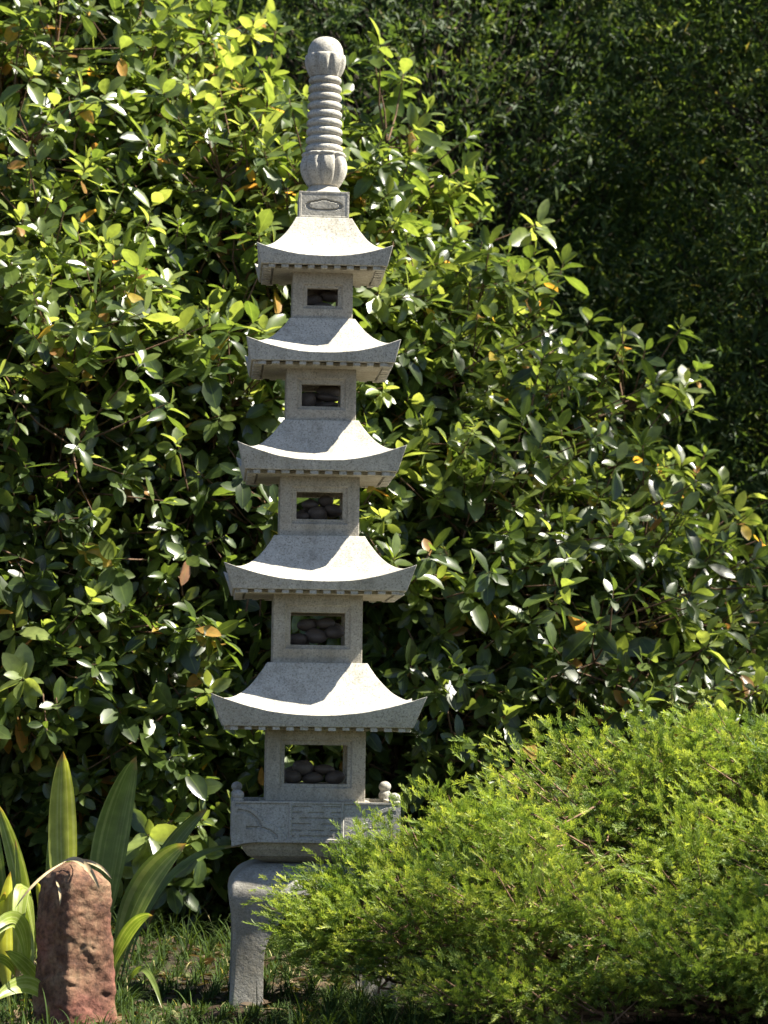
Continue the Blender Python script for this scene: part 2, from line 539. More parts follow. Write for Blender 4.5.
def platform():
    root = bpy.data.objects.new('railed_platform', None); COL.objects.link(root); root.parent = PAG
    z0, z1 = 0.437, 0.560
    bm = bmesh.new()
    for k in range(4):
        c, s_ = math.cos(k * math.pi / 2), math.sin(k * math.pi / 2)
        nx, nz = 170, 50
        g = []
        for a in range(nz + 1):
            row = []
            for b in range(nx + 1):
                x = -PW + 2 * PW * b / nx
                # arched lower edge
                e = min(1.0, (PW - abs(x)) / 0.075)
                zb = z0 + 0.013 * math.sin(e * math.pi / 2) ** 0.8
                z = zb + (z1 - zb) * a / nz
                dd = 0 if a in (0, nz) or b in (0, nx) else cloud_relief(x, z - z0)
                y = -PW + dd
                row.append(bm.verts.new((x * c - y * s_, x * s_ + y * c, z)))
            g.append(row)
        for a in range(nz):
            for b in range(nx):
                bm.faces.new((g[a][b], g[a][b + 1], g[a + 1][b + 1], g[a + 1][b]))
        # thickness: rim on top and bottom, inner face
        t = 0.022
        for (row, z) in ((g[nz], z1), (g[0], None)):
            inner = []
            for b in range(nx + 1):
                x = (-PW + 2 * PW * b / nx) * (PW - t) / PW; y = -PW + t
                zz = z if z is not None else row[b].co.z
                inner.append(bm.verts.new((x * c - y * s_, x * s_ + y * c, zz)))
            for b in range(nx):
                bm.faces.new((row[b], row[b + 1], inner[b + 1], inner[b]))
            if z is not None: top_in = inner
            else: bot_in = inner
        for b in range(nx):
            bm.faces.new((top_in[b], top_in[b + 1], bot_in[b + 1], bot_in[b]))
    bmesh.ops.remove_doubles(bm, verts=bm.verts, dist=0.0002)
    bm_obj('railing_panel', bm, M_base, root)
    # deck inside the railing and the tapering underside
    bm = bmesh.new()
    q = PW - 0.0225
    add_box(bm, -q, q, -q, q, 0.463, 0.540)
    prof = [(q, 0.463), (q - 0.002, 0.447), (q - 0.008, 0.430), (q - 0.022, 0.412), (q - 0.045, 0.401), (q - 0.075, 0.3915)]
    rings = [[bm.verts.new((sx * w, sy * w, z)) for sx, sy in ((-1, -1), (1, -1), (1, 1), (-1, 1))] for w, z in prof]
    for a in range(len(rings) - 1):
        for j in range(4):
            bm.faces.new((rings[a][j], rings[a][(j + 1) % 4], rings[a + 1][(j + 1) % 4], rings[a + 1][j]))
    add_box(bm, -0.15, 0.15, -0.15, 0.15, 0.5405, DECK - 0.0005)
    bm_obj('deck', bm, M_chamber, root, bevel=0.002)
    # corner posts with round knobs
    k = PW - 0.0165
    for (x, y, h, r) in ((-k, -k, 0.030, 0.0155), (k, -k, 0.027, 0.0165), (k, k, 0.050, 0.0175), (-k, k, 0.044, 0.0155)):
        prof = [(r * 0.92, 0.5603), (r * 0.98, 0.566)]
        zc = 0.5603 + h - r * 0.9
        if h > 0.04:
            prof += [(r * 1.02, 0.572), (r * 0.95, 0.5603 + h - 1.9 * r), (r * 0.80, 0.5603 + h - 1.7 * r)]
        for a in np.linspace(-0.75, math.pi / 2, 14):
            prof.append((max(0.0003, r * math.cos(a)), zc + r * 0.9 * math.sin(a)))
        o = lathe('post_knob', prof, lambda th, t, z: 1.0, root, M_base, 32)
        o.location = (x, y, 0)
platform()

def pedestal():
    """one carved block, four legs left standing by the arches cut on both axes"""
    zt, hb = 0.3905, 0.2280
    half, legw = hb, 0.092
    ai = half - legw                   # inner half opening at the foot
    # outer loft
    bm = bmesh.new()
    prof = [(-0.02, hb - 0.004), (0.004, hb), (0.02, hb - 0.002), (0.10, hb - 0.006), (0.20, hb - 0.007), (0.255, hb - 0.003), (0.285, hb + 0.003), (0.310, hb + 0.005), (0.332, hb + 0.001), (0.350, hb - 0.008), (0.365, hb - 0.021), (0.376, hb - 0.036), (0.385, hb - 0.055), (0.389, hb - 0.072), (zt, hb - 0.09)]
    rings = []
    cr = 0.012
    for z, w in prof:
        ring = []
        for (sx, sy, a0) in ((1, 1, 0), (-1, 1, 90), (-1, -1, 180), (1, -1, 270)):
            for a in (0, 30, 60, 90):
                ang = R(a0 + a)
                ring.append(bm.verts.new((sx * (w - cr) + cr * math.cos(ang), sy * (w - cr) + cr * math.sin(ang), z)))
        rings.append(ring)
    n = len(rings[0])
    for a in range(len(rings) - 1):
        for j in range(n):
            bm.faces.new((rings[a][j], rings[a][(j + 1) % n], rings[a + 1][(j + 1) % n], rings[a + 1][j]))
    bm.faces.new(rings[0][::-1]); bm.faces.new(rings[-1])
    o = bm_obj('carved_pedestal', bm, M_base, PAG)
    cut = []
    for ax in (0, 1):
        bm = bmesh.new()
        pts = [(ai, -0.1), (ai, 0.12)]
        for t in np.linspace(0, 1, 10):
            pts.append((ai * (1 - 0.02 * t) + 0.0 - 0.055 * t ** 2.5, 0.12 + 0.13 * t))
        x_end, z_end = pts[-1]
        for a in np.linspace(0, math.pi / 2, 12)[1:]:
            pts.append((x_end * math.cos(a), z_end + 0.062 * math.sin(a)))
        full = [(-x, z) for x, z in pts] + [(x, z) for x, z in pts[::-1][1:]]
        A = [bm.verts.new((x, -0.5, z) if ax == 0 else (-0.5, x, z)) for x, z in full]
        B = [bm.verts.new((x, 0.5, z) if ax == 0 else (0.5, x, z)) for x, z in full]
        m = len(full)
        for j in range(m):
            bm.faces.new((A[j], A[(j + 1) % m], B[(j + 1) % m], B[j]))
        bm.faces.new(A[::-1]); bm.faces.new(B)
        bmesh.ops.recalc_face_normals(bm, faces=bm.faces)
        me = bpy.data.meshes.new('cut'); bm.to_mesh(me); bm.free()
        c = bpy.data.objects.new('cut', me); COL.objects.link(c); cut.append(c)
        md = o.modifiers.new('b', 'BOOLEAN'); md.operation = 'DIFFERENCE'; md.object = c; md.solver = 'EXACT'
    bpy.context.view_layer.update()
    dg = bpy.context.evaluated_depsgraph_get()
    for c in cut: c.parent = PAG
    bpy.context.view_layer.update(); dg.update()
    me = bpy.data.meshes.new_from_object(o.evaluated_get(dg))
    o.modifiers.clear(); o.data = me
    for p in me.polygons: p.use_smooth = True
    if hasattr(me, 'set_sharp_from_angle'): me.set_sharp_from_angle(angle=R(35))
    for c in cut: bpy.data.objects.remove(c, do_unlink=True)
    b = o.modifiers.new('bevel', 'BEVEL'); b.width = 0.004; b.segments = 2; b.limit_method = 'ANGLE'; b.angle_limit = R(50)
pedestal()

# pebbles piled in each chamber (loose things)
def pebble_mesh(seed):
    bm = bmesh.new()
    bmesh.ops.create_icosphere(bm, subdivisions=3, radius=1.0)
    for v in bm.verts:
        n = noise.noise(v.co * 0.9 + Vector((seed * 7.3, 0, 0)))
        v.co *= 1 + 0.16 * n
    me = bpy.data.meshes.new('river_pebble'); bm.to_mesh(me); bm.free()
    for p in me.polygons: p.use_smooth = True
    me.materials.append(M_pebble)
    return me
PM = [pebble_mesh(s) for s in range(5)]
WHICH = {1: 'topmost', 2: 'second highest', 3: 'middle', 4: 'second lowest', 5: 'lowest'}
prs = random.Random(3)
for i in range(1, 6):
    fz, half = floors[i]
    top = CH[i][5]
    H = top - fz
    ry0 = -(half - 0.004)
    if i == 1:
        spec = [(0.05, 0.25, 0.50, 0.36), (-0.6, 0.62, 0.52, 0.62), (0.6, 0.62, 0.52, 0.62), (0.0, 0.95, 0.50, 0.95)]
    elif i == 2:
        spec = [(-0.68, 0.14, 0.36, 0.95), (0.42, 0.16, 0.50, 0.34), (0.42, 0.2, 0.46, 0.34), (-0.45, 0.68, 0.46, 0.8), (0.5, 0.68, 0.46, 0.8)]
    else:
        spec = [(-0.68, 0.16, 0.27, .8), (-0.05, 0.15, 0.33, .8), (0.62, 0.16, 0.30, .8), (-0.36, 0.27, 0.31, .75), (0.30, 0.28, 0.30, .75),
                (-0.62, 0.62, 0.32, .85), (0.04, 0.63, 0.33, .85), (0.65, 0.62, 0.30, .85), (-0.25, 0.75, 0.30, .8)]
        if i == 5: spec = [(u * 1.0, v, r * prs.uniform(0.8, 1.12), f * prs.uniform(0.75, 1.1)) for (u, v, r, f) in spec[:8]]
    placed = []
    for j, (ux, uy, rr, fl) in enumerate(spec):
        rx = rr * half * prs.uniform(0.92, 1.08)
        ry = rx * prs.uniform(0.78, 0.92) if i > 1 else rx * 0.8
        rz = rx * fl * prs.uniform(0.66, 0.98) if i > 2 else rx * fl
        x = ux * (half - rx * 0.6)
        y = -half + ry + 0.002 + uy * (2 * half - 2 * ry) * 0.95
        z = fz + rz * 0.97
        for (qx, qy, qz, qrx, qry, qrz) in placed:      # rest on what is already there
            d2 = ((x - qx) / (0.88 * (rx + qrx))) ** 2 + ((y - qy) / (0.88 * (ry + qry))) ** 2
            if d2 < 1:
                z = max(z, qz + math.sqrt(1 - d2) * (rz + qrz) * 0.95)
        if z + rz * 0.7 > fz + H * (1.0 if i != 5 else 0.8) + 0.004: 
            if i >= 3 and z + rz > fz + H * 1.15: continue
        placed.append((x, y, z, rx, ry, rz))
        w = PAG.rotation_euler.z
        o = bpy.data.objects.new('river_pebble', PM[(i + j) % 5]); COL.objects.link(o)
        o.location = (x * math.cos(w) - y * math.sin(w), x * math.sin(w) + y * math.cos(w), z)
        o.scale = (rx, ry, rz); o.rotation_euler = (prs.uniform(-.15, .15), prs.uniform(-.15, .15), prs.uniform(-.4, .4) + (0 if i > 2 else 0))
        hz = 'left' if ux < -0.45 else 'right' if ux > 0.45 else 'left of centre' if ux < -0.15 else 'right of centre' if ux > 0.15 else 'centre'
        row = 'upper front' if j in (3, 4) and i > 2 else 'front' if uy < 0.4 else 'rear'
        if uy > 0.7 and i > 2: row = 'topmost rear'
        if i == 2 and j == 2: row = 'upper front'
        tag(o, 'smooth dark pebble at the %s %s of the pagoda\'s %s window' % (row, hz, WHICH[i]), 'pebble', 'river pebbles in the %s window' % WHICH[i])

# ------------------------------------------------------------------ standing stone
def standing_stone():
    nseg, nz = 96, 120
    V = []
    h = 0.415
    PL = [(-66, 0.080, -0.006), (-138, 0.080, -0.016), (2, 0.095, -0.026), (178, 0.099, -0.020), (90, 0.08, 0), (48, 0.10, 0), (132, 0.1, 0)]
    for k in range(nz + 1):
        t = k / nz
        z = -0.04 + (h + 0.04) * t
        rx = 0.1
        cap = max(0, (t - 0.86) / 0.14)
        cf = math.sqrt(max(0.0, 1 - cap ** 2.6 * 0.985))
        cx = 0.006 - 0.024 * t + 0.012 * t * t
        for a in range(nseg):
            th = 2 * math.pi * a / nseg
            c, s = math.cos(th), math.sin(th)
            r = 0.0
            for (an, dist, slope) in PL:
                q = math.cos(th - R(an))
                if q > 0.05: r += (q / (dist + slope * (t - 0.5))) ** 14
            r = r ** (-1 / 14) * cf
            x, y = c * r, s * r
            p = Vector((x, y, z))
            n = noise.fractal(p * 8 + Vector((3, 1, 2)), 0.9, 2.1, 6) * 0.0045 + noise.fractal(p * 40, 0.7, 2.1, 5) * 0.0030
            pit = noise.noise(p * 42 + Vector((4, 4, 4)))
            n -= 0.005 * max(0, pit - 0.36) * 4
            n += 0.002 * math.tanh(14 * noise.noise(Vector((x * 10, y * 10, z * 9 + 3))))
            d = Vector((c, s, 0.25 * cap))
            p += d * n
            p.z -= 0.030 * cap * max(0, x / rx) + 0.012 * cap * max(0, -x / rx)
            V.append((p.x + cx, p.y, p.z))
    F = []
    for k in range(nz):
        for a in range(nseg):
            b = (a + 1) % nseg
            F.append((k * nseg + a, k * nseg + b, (k + 1) * nseg + b, (k + 1) * nseg + a))
    m, nt, out = nmat('red_sandstone')
    L = nt.links.new
    tc = N(nt, 'ShaderNodeTexCoord'); co = tc.outputs['Object']
    n1 = N(nt, 'ShaderNodeTexNoise', Scale=16.0, Detail=8.0, Roughness=0.65); L(co, n1.inputs['Vector'])
    n2 = N(nt, 'ShaderNodeTexNoise', Scale=70.0, Detail=6.0, Roughness=0.7); L(co, n2.inputs['Vector'])
    n3 = N(nt, 'ShaderNodeTexNoise', Scale=4.0, Detail=4.0, Roughness=0.6); L(co, n3.inputs['Vector'])
    c = ramp(nt, n1.outputs['Fac'], [(0.30, (0.045, 0.024, 0.016)), (0.42, (0.11, 0.052, 0.032)), (0.50, (0.17, 0.088, 0.052)), (0.60, (0.22, 0.135, 0.08)), (0.72, (0.13, 0.105, 0.055))])
    r = ramp(nt, n3.outputs['Fac'], [(0.48, (0, 0, 0)), (0.57, (0.8, 0.8, 0.8))])
    cc = mixc(nt, r.outputs[0], c.outputs[0], mixc(nt, n1.outputs['Fac'], (0.06, 0.02, 0.025), (0.28, 0.10, 0.07)))
    v = ramp(nt, n2.outputs['Fac'], [(0.32, (0.4, 0.4, 0.4)), (0.5, (0.95, 0.95, 0.95)), (0.7, (1.35, 1.3, 1.25))])
    cc = mixc(nt, 1.0, cc, v.outputs[0], 'MULTIPLY')
    b = N(nt, 'ShaderNodeBsdfPrincipled', Roughness=0.8)
    b.inputs['Specular IOR Level'].default_value = 0.3
    L(cc, b.inputs['Base Color'])
    bp = N(nt, 'ShaderNodeBump', Strength=0.8, Distance=0.006); L(n2.outputs['Fac'], bp.inputs['Height'])
    L(bp.outputs[0], b.inputs['Normal']); L(b.outputs[0], out.inputs[0])
    o = link('standing_stone', mesh_np('standing_stone', np.array(V), np.array(F)), None, m)
    o.location = (-0.578, -0.70, 0.0)
    o.rotation_euler = (0, 0, R(6))
    tag(o, 'upright reddish brown rough rock in front of the broad strap leaves', 'rock')
standing_stone()

# ------------------------------------------------------------------ shared foliage code
LEAF_T, LEAF_F, LEAF_A = strip_template([0, 0.07, 0.25, 0.5, 0.75, 0.92, 1.0], [0.012, 0.020, 0.145, 0.222, 0.190, 0.090, 0.005], 3, -0.16, 0.30)

def sample_shell(blobs, n, depth, rs, front_bias=True, inner_cut=0.8):
    """points in the outer shell of a union of ellipsoids, with outward normals"""
    C_ = np.array([b[0] for b in blobs]); Rr = np.array([b[1] for b in blobs])
    wts = np.array([b[1][0] * b[1][2] for b in blobs]); wts = wts / wts.sum()
    out_p, out_n = [], []
    tot = 0
    while tot < n:
        k = rs.choice(len(blobs), size=n, p=wts)
        d = norm(rs.normal(size=(n, 3)))
        if front_bias: d[:, 1] = -np.abs(d[:, 1]) * np.where(rs.random(n) < 0.80, 1, -1)
        s = 1 - depth * rs.random(n) ** 1.3
        p = C_[k] + Rr[k] * d * s[:, None]
        nn = norm(d / Rr[k])
        q = (p[:, None] - C_[None]) / Rr[None]
        m = (np.linalg.norm(q, axis=2) < inner_cut)
        m[np.arange(n), k] = False
        keep = ~m.any(1) & (p[:, 2] > ground_z(p[:, 0], p[:, 1]) + 0.03)
        out_p.append(p[keep]); out_n.append(nn[keep]); tot += keep.sum()
    return np.concatenate(out_p)[:n], np.concatenate(out_n)[:n]

def whorls(tips, axes, rs, kmin, kmax, len_rng, incl, droop):
    """leaves spiralling round each twig tip. returns F,P,S,cluster index"""
    n = len(tips)
    k = rs.integers(kmin, kmax + 1, n)
    idx = np.repeat(np.arange(n), k)
    M = len(idx)
    start = np.concatenate([[0], np.cumsum(k)[:-1]])
    j = np.arange(M) - start[idx]
    ax = axes[idx]
    h = np.tile(np.array([[0.31, 0.77, 0.55]]), (M, 1))
    u = norm(np.cross(ax, h)); v = np.cross(ax, u)
    ang = j * 2.39996 + rs.random(n)[idx] * 6.28 + rs.normal(0, 0.2, M)
    frac = j / np.maximum(k[idx] - 1, 1)
    inc = np.radians(incl[0] + (incl[1] - incl[0]) * frac + rs.normal(0, 9, M))
    d = ax * np.cos(inc)[:, None] + (u * np.cos(ang)[:, None] + v * np.sin(ang)[:, None]) * np.sin(inc)[:, None]
    d[:, 2] -= droop * rs.random(M) * (0.4 + frac)
    d = norm(d)
    L = rs.uniform(len_rng[0], len_rng[1], M) * rs.uniform(0.68, 1.18, n)[idx] * (0.72 + 0.28 * frac)
    P = tips[idx] - ax * (frac * 0.045)[:, None]
    nrm = norm(ax + rs.normal(0, 0.35, (M, 3)) + np.array([[0, 0, 0.25]]))
    F = frames(d, nrm)
    roll = rs.normal(0, 0.25, M)
    c, s = np.cos(roll), np.sin(roll)
    X = F[:, :, 0] * c[:, None] + F[:, :, 2] * s[:, None]; Z = -F[:, :, 0] * s[:, None] + F[:, :, 2] * c[:, None]
    F = np.stack([X, F[:, :, 1], Z], -1)
    S = np.stack([L * rs.uniform(0.85, 1.2, M), L, L * rs.uniform(0.3, 1.6, M)], 1)
    return F, P, S, idx, frac

# ------------------------------------------------------------------ broadleaf shrub behind the pagoda
def broadleaf_shrub():
    rs = np.random.default_rng(11)
    root = empty('broadleaf_shrub', (-0.2, 2.8, 0.15))
    tag(root, 'huge glossy broad-leaved evergreen shrub with yellow-green young tips behind the stone pagoda', 'shrub')
    blobs = [((-1.20, 2.25, 1.45), (0.85, 1.05, 1.08)), ((-1.35, 3.1, 1.7), (1.5, 1.35, 2.15)), ((-0.45, 2.85, 1.2), (1.15, 1.3, 1.95)), ((0.35, 2.85, 0.9), (0.95, 1.25, 1.55)), ((-0.02, 2.95, 1.90), (0.64, 1.05, 1.20)),
             ((0.95, 2.8, 0.80), (0.72, 1.15, 0.92)), ((-2.4, 2.9, 1.5), (1.2, 1.2, 1.9)), ((-0.6, 2.3, 0.55), (0.8, 0.85, 0.55))]
    blobs = [(np.array(a, float), np.array(b, float)) for a, b in blobs]
    # boughs: clump centres on the surface
    nb = 1080
    bp, bn = sample_shell(blobs, nb, 0.18, rs)
    bp = bp + bn * rs.normal(0, 0.10, (nb, 1))
    per = rs.integers(6, 13, nb)
    idx = np.repeat(np.arange(nb), per)
    off = rs.normal(0, 1, (len(idx), 3)) * np.array([[0.13, 0.10, 0.13]])
    tips = bp[idx] + off
    axes = norm(bn[idx] * 0.75 + norm(off) * 0.45 + np.array([[0, 0, 0.75]]) + rs.normal(0, 0.28, (len(idx), 3)))
    # filler deeper in
    fp, fn = sample_shell(blobs, 3200, 0.5, rs)
    tips = np.concatenate([tips, fp]); axes = np.concatenate([axes, norm(fn * 0.6 + np.array([[0, 0, 0.6]]) + rs.normal(0, 0.4, (len(fp), 3)))])
    keep = tips[:, 2] > ground_z(tips[:, 0], tips[:, 1]) + 0.05
    tips, axes = tips[keep], axes[keep]
    bough = np.concatenate([idx, -np.ones(len(fp), int)])[keep]
    F, P, S, ci, frac = whorls(tips, axes, rs, 6, 10, (0.066, 0.136), (22, 95), 0.65)
    btint = rs.normal(0.0, 0.17, nb)
    ctint = np.clip(rs.normal(0.40, 0.15, len(tips)) + np.where(bough >= 0, btint[np.maximum(bough, 0)], -0.1), 0.0, 0.82)
    tint = np.clip(ctint[ci] + rs.normal(0, 0.07, len(ci)) - 0.22 * (frac - 0.3), 0.01, 0.86)
    odd = rs.random(len(ci))
    tint = np.where((odd < 0.045) & (frac > 0.5), rs.uniform(0.90, 1.0, len(ci)), tint)
    me = batch('foliage', LEAF_T, LEAF_F, F, P - np.array(root.location), S, tint, LEAF_A)
    mat = leaf_mat('glossy_broadleaf', [(0.0, (0.032, 0.052, 0.016)), (0.3, (0.060, 0.096, 0.022)), (0.55, (0.120, 0.160, 0.045)), (0.8, (0.215, 0.265, 0.085)),
                                        (0.87, (0.25, 0.295, 0.08)), (0.90, (0.44, 0.33, 0.06)), (0.94, (0.40, 0.22, 0.06)), (1.0, (0.24, 0.12, 0.06))],
                   tmix=0.42, rough=0.31, spec=0.7)
    link('foliage', me, root, mat)
    # twigs: each tip joins its bough centre, boughs join limbs, limbs rise from the ground
    loc = np.array(root.location)
    segs0, segs1, r0, r1 = [], [], [], []
    inner = tips - axes * 0.04
    base_pt = np.where((bough >= 0)[:, None], bp[np.maximum(bough, 0)] - bn[np.maximum(bough, 0)] * 0.16, tips - axes * rs.uniform(0.12, 0.28, (len(tips), 1)))
    mid = (inner + base_pt) / 2 + rs.normal(0, 0.012, inner.shape)
    segs0 += [base_pt, mid]; segs1 += [mid, inner + axes * 0.045]
    r0 += [np.full(len(tips), 0.0042), np.full(len(tips), 0.0032)]; r1 += [np.full(len(tips), 0.0032), np.full(len(tips), 0.0018)]
    v, f = tube_np(np.concatenate(segs0) - loc, np.concatenate(segs1) - loc, np.concatenate(r0), np.concatenate(r1), 4)
    link('twigs', mesh_np('twigs', v, f), root, M_bark)
    s0, s1, a0, a1 = [], [], [], []
    stems = np.array([[-2.3, 2.9], [-1.6, 2.7], [-1.2, 2.9], [-0.8, 2.8], [-0.5, 2.7], [-0.1, 2.8], [0.3, 2.8], [0.7, 2.8], [1.0, 2.85]])
    for b in range(nb):
        st = stems[np.argmin(np.hypot(stems[:, 0] - bp[b, 0], (stems[:, 1] - bp[b, 1]) * 0.3) + rs.random(len(stems)) * 0.4)]
        g = np.array([st[0], st[1], 0.1])
        top = bp[b] - bn[b] * 0.16
        hub = np.array([st[0], st[1], max(0.4, top[2] * rs.uniform(0.35, 0.6))]) + rs.normal(0, 0.05, 3)
        m1 = hub * 0.45 + top * 0.55 + np.array([0, 0, -0.06]) + rs.normal(0, 0.04, 3)
        for p, q, ra, rb in ((g, hub, 0.022, 0.014), (hub, m1, 0.012, 0.008), (m1, top, 0.008, 0.004)):
            s0.append(p); s1.append(q); a0.append(ra); a1.append(rb)
    v, f = tube_np(np.array(s0) - loc, np.array(s1) - loc, np.array(a0), np.array(a1), 6)
    link('stems', mesh_np('stems', v, f), root, M_bark)
broadleaf_shrub()

# ------------------------------------------------------------------ dark trees behind, plus two added shade trees out of view
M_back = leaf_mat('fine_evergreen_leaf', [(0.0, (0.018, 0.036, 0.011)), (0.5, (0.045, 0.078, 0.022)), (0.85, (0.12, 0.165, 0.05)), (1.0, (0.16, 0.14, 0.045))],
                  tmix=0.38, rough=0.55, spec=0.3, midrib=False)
BT, BF, BA = strip_template([0, 0.3, 0.7, 1.0], [0.015, 0.115, 0.085, 0.003], 3, -0.2, 0.3)
def back_tree(base, blobs, n, label, seed, group):
    rs = np.random.default_rng(seed)
    root = empty('evergreen_tree', (base[0], base[1], float(ground_z(base[0], base[1]))))
    loc = np.array(root.location)
    tag(root, label, 'tree', group)
    blobs = [(np.array(a, float), np.array(b, float)) for a, b in blobs]
    nb = n // 40
    bp, bn = sample_shell(blobs, nb, 0.45, rs, inner_cut=0.6)
    idx = np.repeat(np.arange(nb), 7)
    off = rs.normal(0, 1, (len(idx), 3)) * np.array([[0.16, 0.14, 0.10]])
    tips = bp[idx] + off
    axes = norm(bn[idx] * 0.6 + off * 2.5 + np.array([[0, 0, 0.1]]) + rs.normal(0, 0.4, (len(idx), 3)))
    F, P, S, ci, frac = whorls(tips, axes, rs, 6, 9, (0.04, 0.078), (20, 85), 0.5)
    P = P - axes[ci] * (frac * 0.10)[:, None]
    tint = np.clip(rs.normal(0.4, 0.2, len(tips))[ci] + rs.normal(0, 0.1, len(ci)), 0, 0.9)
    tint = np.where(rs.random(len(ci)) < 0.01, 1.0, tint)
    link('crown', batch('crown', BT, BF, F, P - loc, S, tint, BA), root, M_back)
    s0, s1, a0, a1 = [], [], [], []
    H = max(b[0][2] + b[1][2] * 0.5 for b in blobs)
    pts = [np.array([base[0], base[1], loc[2] - 0.1])]
    for t in (0.25, 0.5, 0.75, 1.0):
        pts.append(np.array([base[0] + rs.normal(0, 0.08), base[1] + rs.normal(0, 0.08), loc[2] + (H - loc[2]) * t]))
    for k in range(4):
        s0.append(pts[k]); s1.append(pts[k + 1]); a0.append(0.10 - 0.018 * k); a1.append(0.10 - 0.018 * (k + 1))
    for b in range(nb):
        t = min(3, max(0, int((bp[b, 2] - loc[2]) / (H - loc[2]) * 4 * 0.7)))
        fr = rs.random()
        p = pts[t] * (1 - fr) + pts[t + 1] * fr
        m = p * 0.5 + bp[b] * 0.5 + np.array([0, 0, -0.1])
        if b % 3: continue
        s0 += [p, m]; s1 += [m, bp[b]]; a0 += [0.012, 0.005]; a1 += [0.005, 0.0015]
    v, f = tube_np(np.array(s0) - loc, np.array(s1) - loc, np.array(a0), np.array(a1), 6)
    link('trunk', mesh_np('trunk', v, f), root, M_trunk)

back_tree((3.9, 2.7), [((3.7, 2.2, 4.9), (1.3, 1.15, 1.7))], 8000, 'unseen open-crowned tree added to shade the right of the broad-leaved shrub', 25, None)  # added beyond the right frame edge to keep sun off the shrub's right part
back_tree((4.3, -2.0), [((3.6, -1.98, 3.85), (1.05, 0.80, 1.05)), ((3.6, -1.95, 3.8), (0.6, 0.6, 0.6))], 17000, 'small unseen open-crowned tree added to shade the lower front of the juniper', 26, None)  # out-of-view crown, added only to cast shade on the juniper's lower front
G = 'dark evergreen trees behind the shrub'
back_tree((-2.6, 5.6), [((-2.6, 5.4, 3.6), (2.0, 1.5, 2.6)), ((-1.5, 5.2, 1.8), (1.4, 1.2, 1.8))], 26000, 'dark fine-leaved evergreen tree behind the upper left of the broad-leaved shrub', 21, G)
back_tree((0.4, 5.4), [((0.3, 5.3, 3.6), (1.7, 1.4, 2.3)), ((0.5, 5.0, 1.7), (1.5, 1.1, 1.9))], 72000, 'dark fine-leaved evergreen tree rising behind the pagoda finial, above the broad-leaved shrub', 22, G)
back_tree((2.6, 5.0), [((2.5, 5.0, 3.5), (1.5, 1.5, 2.6)), ((2.2, 4.6, 1.5), (1.4, 1.2, 1.7))], 80000, 'dark shaded evergreen tree filling the upper right behind the juniper', 23, G)
back_tree((5.0, 4.6), [((4.9, 4.6, 4.6), (1.6, 1.5, 2.8))], 14000, 'tall evergreen tree at the far right edge behind the garden', 24, G)

# far wood closing the view
def far_wood():
    rs = np.random.default_rng(31)
    n = 70000
    x = rs.normal(0.8, 3.2, n); y = rs.uniform(6.7, 8.6, n)
    z = ground_z(x, y) + rs.random(n) ** 1.15 * 6.5
    d = norm(rs.normal(size=(n, 3)) + np.array([[0, -0.4, -0.3]]))
    F = frames(d, norm(rs.normal(size=(n, 3)) + np.array([[0, -0.8, 0.8]])))
    L = rs.uniform(0.12, 0.24, n)
    S = np.stack([L * 3.0, L, L], 1)
    me = batch('far_wood', BT, BF, F, np.stack([x, y, z], 1), S, np.clip(rs.normal(0.3, 0.15, n), 0, 0.8), BA)
    o = link('far_wood', me, None, M_back)
    tag(o, 'mass of dark woodland foliage closing the view behind the trees', 'woodland', kind='stuff')
far_wood()

